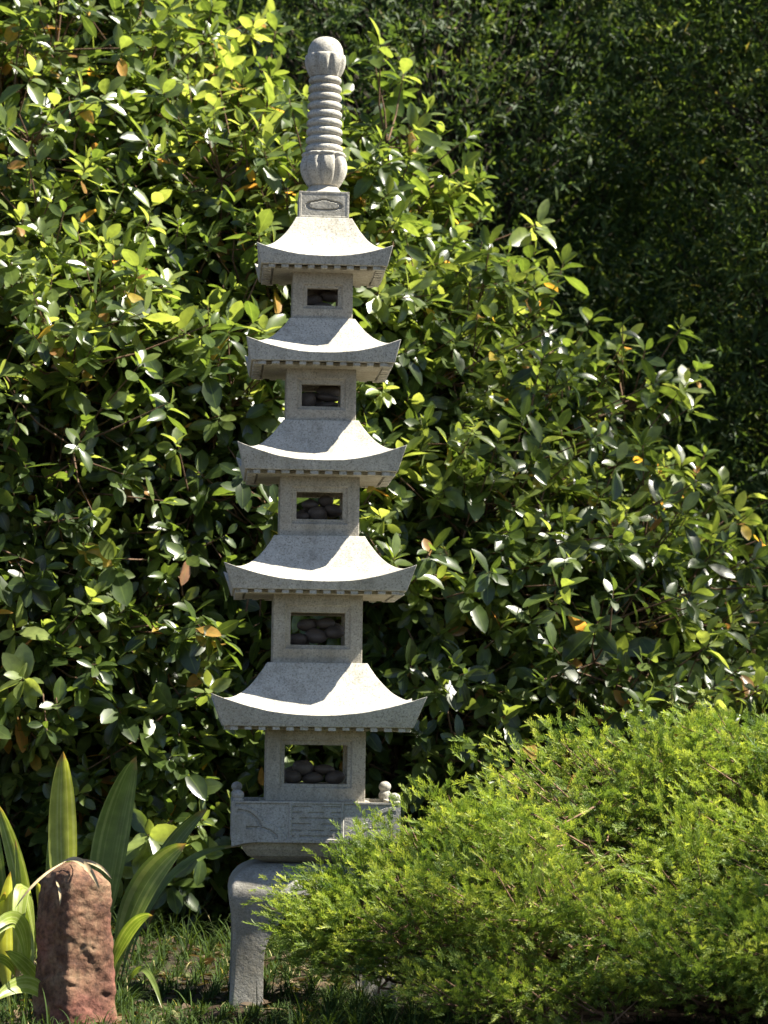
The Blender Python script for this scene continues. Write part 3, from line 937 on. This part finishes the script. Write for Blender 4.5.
# ------------------------------------------------------------------ juniper
def juniper():
    rs = np.random.default_rng(41)
    root = empty('spreading_juniper', (1.25, -0.45, 0.0))
    loc = np.array(root.location)
    tag(root, 'wide bright yellow-green spreading juniper bush on the right in front of the pagoda base', 'juniper')
    core = [((1.70, -0.45, 0.15), (0.95, 0.60, 0.46)), ((1.05, -0.42, 0.12), (0.50, 0.42, 0.40)), ((0.75, -0.55, 0.08), (0.44, 0.38, 0.30)),
            ((0.42, -0.68, 0.10), (0.26, 0.24, 0.20))]
    # tiered shelves of foliage
    blobs = [
             ((1.111, -0.250, 0.676), (0.26, 0.26, 0.13)),
             ((0.846, -0.350, 0.601), (0.24, 0.24, 0.12)),
             ((0.640, -0.480, 0.560), (0.19, 0.20, 0.10)),
             ((1.194, -0.600, 0.523), (0.28, 0.26, 0.12)),
             ((0.898, -0.650, 0.468), (0.22, 0.22, 0.10)),
             ((0.653, -0.700, 0.493), (0.22, 0.22, 0.10)),
             ((0.490, -0.600, 0.445), (0.22, 0.20, 0.10)),
             ((0.255, -0.620, 0.385), (0.17, 0.18, 0.09)),
             ((0.120, -0.700, 0.324), (0.14, 0.16, 0.09)),
             ((0.061, -0.800, 0.262), (0.12, 0.15, 0.07)),
             ((0.256, -0.900, 0.280), (0.20, 0.18, 0.09)),
             ((0.504, -0.950, 0.311), (0.20, 0.18, 0.09)),
             ((0.761, -0.950, 0.274), (0.20, 0.18, 0.08)),
             ((1.018, -0.950, 0.326), (0.22, 0.18, 0.09)),
             ((1.299, -0.950, 0.391), (0.24, 0.20, 0.10)),
             ((0.467, -1.050, 0.137), (0.20, 0.15, 0.07)),
             ((0.702, -1.100, 0.157), (0.20, 0.15, 0.08)),
             ((0.960, -1.150, 0.189), (0.20, 0.15, 0.08)),
             ((1.197, -1.150, 0.227), (0.20, 0.15, 0.10)),
             ((1.552, -0.500, 0.604), (0.35, 0.35, 0.20)),
             ((1.771, -0.700, 0.508), (0.35, 0.35, 0.20)),
             ((1.471, -0.200, 0.708), (0.30, 0.30, 0.16)),
             ((0.125, -0.660, 0.360), (0.15, 0.16, 0.09)),
             ((0.330, -0.620, 0.445), (0.18, 0.16, 0.09)),
             ((0.130, -0.800, 0.290), (0.15, 0.16, 0.08)),
             ((0.160, -0.780, 0.200), (0.16, 0.16, 0.10)),
             ]
    blobs = [(np.array(a, float), np.array(b, float)) for a, b in blobs]
    nb = 2300
    core = [(np.array(a, float), np.array(b, float)) for a, b in core]
    n1 = int(nb * 0.84)
    bp, bn = sample_shell(blobs, n1, 0.35, rs, inner_cut=0.75)
    cp, cn = sample_shell(core, nb - n1, 0.2, rs, inner_cut=0.8)
    bp = np.concatenate([bp + bn * rs.normal(0, 0.015, (n1, 1)), cp]); bn = np.concatenate([bn, cn])
    hollow = np.array([noise.noise(Vector((p[0] * 3.6, p[1] * 3.6, p[2] * 6.5 + 5))) for p in bp])
    bp = bp + bn * (np.where(hollow < 0, 0.11, 0.06) * np.clip(hollow * 2.6, -1, 1))[:, None]
    keep = (bp[:, 2] > 0.03) & ~((hollow < -0.08) & (rs.random(len(bp)) < 0.85) & (bp[:, 0] > 0.15))
    bp, bn = bp[keep], bn[keep]; nb = len(bp)
    per = rs.integers(16, 28, nb)
    idx = np.repeat(np.arange(nb), per)
    out = norm(bn * np.array([[1, 1, 0.5]]) + np.array([[-0.45, -0.25, 0.22]]) + rs.normal(0, 0.2, (nb, 3)))   # bough direction
    side = norm(np.cross(out, np.array([[0, 0, 1.0]])))
    upv = np.cross(side, out)
    a = rs.uniform(-0.12, 0.07, len(idx)); b = rs.normal(0, 0.045, len(idx)); c = rs.normal(0, 0.022, len(idx))
    P = bp[idx] + out[idx] * a[:, None] + side[idx] * b[:, None] + upv[idx] * c[:, None]
    D = norm(out[idx] + side[idx] * (b * 14)[:, None] * 0.7 + upv[idx] * (0.06 + rs.normal(0, 0.26, len(idx)))[:, None] + rs.normal(0, 0.18, (len(idx), 3)))
    Nn = norm(upv[idx] + rs.normal(0, 0.5, (len(idx), 3)))
    # spray template: main axis with alternate branchlets, each a thin three-sided sliver
    tv, tf, ta = [], [], []
    def sliver(p, q, w, t0, t1):
        p = np.array(p, float); q = np.array(q, float)
        d = q - p; s = np.array([d[1], -d[0], 0]); s = s / (np.linalg.norm(s) + 1e-9)
        m = p + d * 0.5
        s = s + np.array([0, 0, r2.uniform(-1, 1)])
        base = len(tv)
        tv.extend([p, m + s * w, q, m - s * w])
        ta.extend([t0, (t0 + t1) / 2, t1, (t0 + t1) / 2])
        tf.append((base, base + 1, base + 2, base + 3))
    r2 = random.Random(5)
    sliver((0, 0, 0), (0, 1, 0), 0.016, 0, 1)
    for k in range(9):
        t = 0.08 + 0.085 * k
        for sgn in (-1, 1):
            L = (0.40 - 0.24 * t) * r2.uniform(0.8, 1.15)
            an = math.radians(r2.uniform(22, 40))
            zz = r2.uniform(-0.14, 0.18)
            q = (sgn * L * math.sin(an), t + L * math.cos(an), zz)
            sliver((0, t, 0), q, 0.022, t, min(1, t + 0.35))
            if L > 0.28:
                mid = (q[0] * 0.45, t + (q[1] - t) * 0.45, zz * 0.45)
                sliver(mid, (mid[0] + sgn * 0.10, mid[1] + 0.13, zz * 0.6 + 0.05), 0.015, t + 0.1, min(1, t + 0.4))
                sliver(mid, (mid[0] - sgn * 0.015, mid[1] + 0.16, zz * 0.6 - 0.03), 0.015, t + 0.1, min(1, t + 0.4))
    tv = np.array(tv); tf = np.array(tf); ta = np.array(ta)
    L = rs.uniform(0.030, 0.056, len(idx))
    S = np.stack([L, L, L], 1)
    tint = np.clip(rs.normal(0.48, 0.26, nb)[idx] + rs.normal(0, 0.12, len(idx)), 0, 1)
    me = batch('foliage', tv, tf, frames(D, Nn), P - loc, S, tint, {'along': ta})
    m, nt, out_ = nmat('juniper_foliage')
    Lk = nt.links.new
    t = N(nt, 'ShaderNodeAttribute', attribute_name='tint')
    al = N(nt, 'ShaderNodeAttribute', attribute_name='along')
    c1 = ramp(nt, t.outputs['Fac'], [(0.0, (0.09, 0.15, 0.035)), (0.5, (0.24, 0.31, 0.06)), (1.0, (0.48, 0.50, 0.12))])
    c2 = ramp(nt, t.outputs['Fac'], [(0.0, (0.055, 0.10, 0.022)), (1.0, (0.13, 0.19, 0.03))])
    c = mixc(nt, al.outputs['Fac'], c2.outputs[0], c1.outputs[0])
    bs = N(nt, 'ShaderNodeBsdfPrincipled', Roughness=0.5); bs.inputs['Specular IOR Level'].default_value = 0.4
    Lk(c, bs.inputs['Base Color'])
    tr = N(nt, 'ShaderNodeBsdfTranslucent'); tcx = mixc(nt, 1.0, c, (2.2, 2.2, 1.0), 'MULTIPLY'); Lk(tcx, tr.inputs['Color'])
    mx = N(nt, 'ShaderNodeMixShader'); mx.inputs[0].default_value = 0.3
    Lk(bs.outputs[0], mx.inputs[1]); Lk(tr.outputs[0], mx.inputs[2]); Lk(mx.outputs[0], out_.inputs[0])
    link('foliage', me, root, m)
    # woody branches: bough stems back to spreading limbs
    s0, s1, a0, a1 = [], [], [], []
    for k in range(nb):
        tip = bp[k] + out[k] * 0.02
        b0 = bp[k] - out[k] * 0.15 + np.array([0, 0, -0.02])
        t_ = rs.uniform(0.25, 0.7)
        hub = loc * (1 - t_) + b0 * t_; hub[2] = b0[2] * t_ * rs.uniform(0.55, 0.8) + 0.03
        s0.append(b0); s1.append(tip); a0.append(0.003); a1.append(0.001)
        if k % 3 == 0: s0.append(hub); s1.append(b0); a0.append(0.007); a1.append(0.003)
        if k % 9 == 0:
            s0.append(loc + np.array([0, 0, -0.02])); s1.append(hub); a0.append(0.028); a1.append(0.010)
    v, f = tube_np(np.array(s0) - loc, np.array(s1) - loc, np.array(a0), np.array(a1), 6)
    link('branches', mesh_np('branches', v, f), root, M_jbark)
juniper()

# ------------------------------------------------------------------ broad strap-leaf plant
def ribbon(base, mid, tip, w, facing, cols=5, seg=18, petiole=0.25, fold=0.25):
    """curved leaf blade through three points"""
    b, m, t = (Vector(p) for p in (base, mid, tip))
    c = m * 2 - (b + t) * 0.5
    V, ac, al = [], [], []
    fc = Vector(facing).normalized()
    for i in range(seg + 1):
        s = i / seg
        p = b * (1 - s) ** 2 + c * 2 * s * (1 - s) + t * s * s
        d = ((c - b) * 2 * (1 - s) + (t - c) * 2 * s).normalized()
        x = d.cross(fc).normalized(); n = x.cross(d)
        if s < petiole: hw = 0.07 + 0.25 * (s / petiole) ** 3
        else:
            q = (s - petiole) / (1 - petiole)
            hw = 0.32 + 0.68 * math.sin(min(1, q / 0.45) * math.pi / 2) if q < 0.45 else math.cos((q - 0.45) / 0.55 * math.pi / 2) ** 0.65
        hw = max(hw, 0.01) * w * 0.5
        for k in range(cols):
            u = -1 + 2 * k / (cols - 1)
            wav = 0.04 * w * math.sin(s * 11 + u * 2)
            V.append(p + x * u * hw + n * (fold * abs(u) * hw + wav * abs(u)))
            ac.append(u); al.append(s)
    F = []
    for i in range(seg):
        for k in range(cols - 1):
            a = i * cols + k
            F.append((a, a + 1, a + cols + 1, a + cols))
    return np.array([tuple(v) for v in V]), np.array(F), np.array(ac), np.array(al)

def strap_mat():
    m, nt, out = nmat('strap_leaf')
    L = nt.links.new
    t = N(nt, 'ShaderNodeAttribute', attribute_name='tint')
    ac = N(nt, 'ShaderNodeAttribute', attribute_name='across')
    base = ramp(nt, t.outputs['Fac'], [(0.0, (0.06, 0.10, 0.02)), (0.5, (0.13, 0.18, 0.038)), (0.85, (0.24, 0.30, 0.055)), (1.0, (0.44, 0.40, 0.10))])
    # long pale stripes of the variegated blades
    cmb = N(nt, 'ShaderNodeCombineXYZ'); L(ac.outputs['Fac'], cmb.inputs[0]); L(t.outputs['Fac'], cmb.inputs[1])
    n = N(nt, 'ShaderNodeTexNoise', Scale=4.5, Detail=3.0); L(cmb.outputs[0], n.inputs['Vector'])
    st = ramp(nt, n.outputs['Fac'], [(0.50, (0, 0, 0)), (0.58, (1, 1, 1))])
    am = N(nt, 'ShaderNodeMath', operation='MULTIPLY'); L(st.outputs[0], am.inputs[0]); am.inputs[1].default_value = 0.75
    am2 = N(nt, 'ShaderNodeMath', operation='MULTIPLY'); L(am.outputs[0], am2.inputs[0]); L(t.outputs['Fac'], am2.inputs[1])
    c = mixc(nt, am2.outputs[0], base.outputs[0], (0.44, 0.46, 0.20))
    al = N(nt, 'ShaderNodeAttribute', attribute_name='along')
    nb_ = N(nt, 'ShaderNodeTexNoise', Scale=22.0, Detail=4.0)
    tcb = N(nt, 'ShaderNodeTexCoord'); L(tcb.outputs['Object'], nb_.inputs['Vector'])
    sm = N(nt, 'ShaderNodeMath', operation='MULTIPLY_ADD'); L(nb_.outputs['Fac'], sm.inputs[0]); sm.inputs[1].default_value = 0.22; L(al.outputs['Fac'], sm.inputs[2])
    dv = N(nt, 'ShaderNodeMath', operation='MULTIPLY'); L(sm.outputs[0], dv.inputs[0]); dv.inputs[1].default_value = 0.8
    br = ramp(nt, dv.outputs[0], [(0.835, (0, 0, 0)), (0.87, (1, 1, 1))])
    c = mixc(nt, br.outputs[0], c, (0.30, 0.19, 0.08))
    tc = N(nt, 'ShaderNodeTexCoord')
    n2 = N(nt, 'ShaderNodeTexNoise', Scale=30.0, Detail=4.0); L(tc.outputs['Object'], n2.inputs['Vector'])
    v = ramp(nt, n2.outputs['Fac'], [(0.3, (0.75, 0.75, 0.7)), (0.7, (1.2, 1.2, 1.2))])
    c = mixc(nt, 1.0, c, v.outputs[0], 'MULTIPLY')
    b = N(nt, 'ShaderNodeBsdfPrincipled', Roughness=0.36); b.inputs['Specular IOR Level'].default_value = 0.45
    L(c, b.inputs['Base Color'])
    tr = N(nt, 'ShaderNodeBsdfTranslucent'); tcx = mixc(nt, 1.0, c, (2.3, 2.3, 0.8), 'MULTIPLY'); L(tcx, tr.inputs['Color'])
    mx = N(nt, 'ShaderNodeMixShader'); mx.inputs[0].default_value = 0.35
    L(b.outputs[0], mx.inputs[1]); L(tr.outputs[0], mx.inputs[2]); L(mx.outputs[0], out.inputs[0])
    return m
M_strap = strap_mat()

# blade: base, middle, tip, width, tint
STRAPS = [
    ((-0.636, -0.3, 0.0), (-0.663, -0.27, 0.388), (-0.667, -0.3, 0.688), 0.078, 0.90),
    ((-0.56, -0.15, 0.0), (-0.566, -0.095, 0.36), (-0.488, -0.1, 0.676), 0.098, 0.45),
    ((-0.511, -0.45, 0.0), (-0.456, -0.42, 0.286), (-0.321, -0.45, 0.452), 0.080, 0.35),
    ((-0.524, -0.2, 0.0), (-0.434, -0.12, 0.336), (-0.287, -0.1, 0.535), 0.050, 0.30),
    ((-0.505, -0.25, 0.0), (-0.405, -0.145, 0.324), (-0.196, -0.1, 0.432), 0.020, 0.25),
    ((-0.732, -0.3, 0.0), (-0.768, -0.245, 0.283), (-0.85, -0.25, 0.55), 0.050, 0.70),
    ((-0.71, -0.65, 0.0), (-0.718, -0.72, 0.25), (-0.799, -0.85, 0.2), 0.045, 0.80),
    ((-0.677, -0.5, 0.0), (-0.729, -0.57, 0.334), (-0.726, -0.7, 0.085), 0.040, 0.85),
    ((-0.656, -0.55, 0.0), (-0.675, -0.52, 0.224), (-0.701, -0.55, 0.354), 0.030, 0.97),
    ((-0.621, -0.7, 0.0), (-0.68, -0.745, 0.102), (-0.766, -0.85, 0.073), 0.045, 0.85),
    ((-0.614, -0.65, 0.0), (-0.685, -0.67, 0.121), (-0.752, -0.75, 0.189), 0.040, 0.75),
    ((-0.785, -0.2, 0.0), (-0.869, -0.145, 0.329), (-0.919, -0.15, 0.655), 0.080, 0.50),
    ((-0.812, -0.3, 0.0), (-0.931, -0.27, 0.282), (-1.017, -0.3, 0.601), 0.080, 0.50),
    ((-0.826, -0.4, 0.0), (-0.986, -0.42, 0.211), (-1.135, -0.5, 0.369), 0.080, 0.50),
    ((-0.547, -0.5, 0.0), (-0.477, -0.52, 0.202), (-0.394, -0.6, 0.273), 0.035, 0.40),
    ((-0.723, -0.2, 0.0), (-0.701, -0.12, 0.277), (-0.719, -0.1, 0.466), 0.055, 0.55),
    ((-0.753, -0.55, 0.0), (-0.779, -0.545, 0.172), (-0.762, -0.6, 0.381), 0.050, 0.95),
]
STRAPS += [((-0.80, -0.5, 0), (-0.80, -0.52, 0.2), (-0.775, -0.6, 0.33), 0.028, 0.75), ((-0.74, -0.45, 0), (-0.735, -0.48, 0.2), (-0.765, -0.5, 0.46), 0.03, 0.6),
           ((-0.70, -0.6, 0), (-0.76, -0.68, 0.16), (-0.84, -0.8, 0.10), 0.024, 0.7), ((-0.50, -0.4, 0), (-0.44, -0.4, 0.12), (-0.37, -0.5, 0.02), 0.018, 0.4)]
DRY = [
    ((-0.614, -0.74, 0.413), (-0.556, -0.81, 0.415), (-0.511, -0.82, 0.352), 0.016),
    ((-0.614, -0.74, 0.416), (-0.531, -0.81, 0.415), (-0.481, -0.82, 0.377), 0.010),
    ((-0.604, -0.74, 0.416), (-0.667, -0.81, 0.368), (-0.720, -0.82, 0.300), 0.007),
    ((-0.633, -0.74, 0.375), (-0.611, -0.81, 0.344), (-0.609, -0.82, 0.308), 0.006),
    ((-0.589, -0.74, 0.421), (-0.545, -0.81, 0.4), (-0.524, -0.82, 0.371), 0.009),
]
def strap_plant():
    root = empty('strap_leaf_plant', (-0.66, -0.3, 0.0))
    tag(root, 'clump of broad upright striped strap leaves behind the reddish rock', 'plant')
    loc = np.array(root.location)
    for k, (b, m, t, w, ti) in enumerate(STRAPS):
        b = (b[0], b[1], float(ground_z(b[0], b[1])) - 0.01)
        face = (0.25 * math.sin(k * 2.3), -1, 0.25) if k != 7 else (0.2, -0.7, 0.9)
        V, F, ac, al = ribbon(b, m, t, w, face)
        me = mesh_np('leaf', V - loc, F, {'across': ac, 'along': al, 'tint': np.full(len(V), ti)})
        link('leaf', me, root, M_strap)
strap_plant()

def dry_blades():
    Vs, Fs, off = [], [], 0
    for b, m, t, w in DRY:
        V, F, ac, al = ribbon(b, m, t, w, (0, -1, 0.5), cols=3, petiole=0.05, fold=0.5)
        Vs.append(V); Fs.append(F + off); off += len(V)
    mt = simple_mat('dry_straw', [(0.3, (0.26, 0.17, 0.09)), (0.7, (0.55, 0.46, 0.27))], 40, 0.7, 0.2, 0.002)
    o = link('dry_leaf_tuft', mesh_np('dry_leaf_tuft', np.concatenate(Vs), np.concatenate(Fs)), None, mt)
    tag(o, 'withered straw coloured leaf blades draped over the top of the reddish rock', 'dry leaves')
dry_blades()


# ------------------------------------------------------------------ low strap grass over the ground
def grass():
    rs = np.random.default_rng(61)
    def patch(n, x0, x1, y0, y1, l0, l1):
        x = rs.uniform(x0, x1, n); y = rs.uniform(y0, y1, n)
        # gather into tufts
        tx = np.round(x / 0.07 + rs.normal(0, 0.2, n)) * 0.07; ty = np.round(y / 0.07 + rs.normal(0, 0.2, n)) * 0.07
        x = x * 0.35 + tx * 0.65 + rs.normal(0, 0.006, n); y = y * 0.35 + ty * 0.65 + rs.normal(0, 0.006, n)
        return x, y, rs.uniform(l0, l1, n)
    a = patch(34000, -1.6, 1.6, -1.2, 2.0, 0.04, 0.10)
    b = patch(700, -0.9, 0.6, 0.9, 1.5, 0.12, 0.24)
    g = patch(900, -0.02, 0.45, -1.15, -0.85, 0.10, 0.19)
    c = patch(9000, -4, 4, -2.5, 3.0, 0.07, 0.16)
    e = patch(3500, -0.50, 0.2, -0.55, -0.15, 0.05, 0.13)
    x = np.concatenate([a[0], b[0], c[0], e[0], g[0]]); y = np.concatenate([a[1], b[1], c[1], e[1], g[1]]); L = np.concatenate([a[2], b[2], c[2], e[2], g[2]])
    # not through the stone, the pagoda legs
    bad = (np.abs(x + 0.578) < 0.10) & (np.abs(y + 0.70) < 0.085)
    bad |= (np.abs(np.abs(x) - 0.185) < 0.05) & (np.abs(np.abs(y) - 0.185) < 0.05)
    bad |= (y > 0.05) & (y < 0.75) & (np.abs(x) < 1.2) & (rs.random(len(x)) < 0.08)
    near = (y < -0.12) & (y > -0.6) & (np.abs(x + 0.2) < 0.25)
    L = np.where(near, L * 0.45, L)
    x, y, L = x[~bad], y[~bad], L[~bad]
    n = len(x)
    th = rs.uniform(0, 2 * np.pi, n)
    h = np.stack([np.cos(th), np.sin(th), np.zeros(n)], 1)
    z0 = ground_z(x, y) - 0.01
    P = np.stack([x, y, z0], 1)
    seg = 6
    lean = rs.uniform(0.25, 1.0, n)
    side = np.stack([-np.sin(th), np.cos(th), np.zeros(n)], 1)
    wd = rs.uniform(0.0010, 0.0021, n)
    rows = []
    for k in range(seg + 1):
        s = k / seg
        hor = L * lean * (s ** 1.6) * 0.85
        ver = L * (s - 0.62 * lean * s ** 2.6)
        c_ = P + h * hor[:, None] + np.array([[0, 0, 1.0]]) * ver[:, None]
        w_ = wd * (1 - s ** 2.5) + 0.0002
        rows.append(c_ - side * w_[:, None]); rows.append(c_ + side * w_[:, None])
    V = np.stack(rows, 1).reshape(-1, 3)
    f = np.array([(2 * k, 2 * k + 1, 2 * k + 3, 2 * k + 2) for k in range(seg)])
    F = (f[None] + (np.arange(n) * 2 * (seg + 1))[:, None, None]).reshape(-1, 4)
    tint = np.clip(rs.normal(0.20, 0.18, n), 0, 0.85); tint = np.where(rs.random(n) < 0.02, 1.0, tint)
    me = mesh_np('strap_grass', V, F, {'tint': np.repeat(tint, 2 * (seg + 1))})
    m = leaf_mat('strap_grass', [(0.0, (0.018, 0.034, 0.008)), (0.5, (0.042, 0.070, 0.012)), (0.85, (0.11, 0.15, 0.03)), (1.0, (0.38, 0.33, 0.15))], tmix=0.25, rough=0.5, spec=0.2, midrib=False)
    o = link('ground_cover_grass', me, None, m)
    tag(o, 'low dark tufts of arching strap grass covering the ground around the pagoda', 'grass', kind='stuff')
grass()

def litter():
    rs = np.random.default_rng(71)
    n = 5200
    x = np.concatenate([rs.uniform(-1.6, 1.6, 3600), rs.uniform(-4, 4, 1600)]); y = np.concatenate([rs.uniform(-1.2, 2.2, 3600), rs.uniform(-3, 4, 1600)])
    z = ground_z(x, y) + rs.uniform(0.004, 0.02, n)
    d = norm(np.stack([rs.normal(size=n), rs.normal(size=n), rs.normal(0, 0.18, n)], 1))
    F = frames(d, norm(np.stack([rs.normal(0, 0.25, n), rs.normal(0, 0.25, n), np.ones(n)], 1)))
    L = rs.uniform(0.025, 0.075, n)
    me = batch('leaf_litter', LEAF_T, LEAF_F, F, np.stack([x, y, z], 1), np.stack([L, L, L * rs.uniform(0.5, 2, n)], 1), rs.random(n), LEAF_A)
    m = leaf_mat('dead_leaves', [(0.0, (0.035, 0.022, 0.014)), (0.5, (0.075, 0.05, 0.03)), (0.85, (0.15, 0.10, 0.06)), (1.0, (0.08, 0.09, 0.03))], tmix=0.1, rough=0.6, spec=0.3, midrib=False)
    o = link('leaf_litter', me, None, m)
    tag(o, 'scattered brown dead leaves lying on the soil between the grass tufts', 'leaf litter', kind='stuff')
litter()
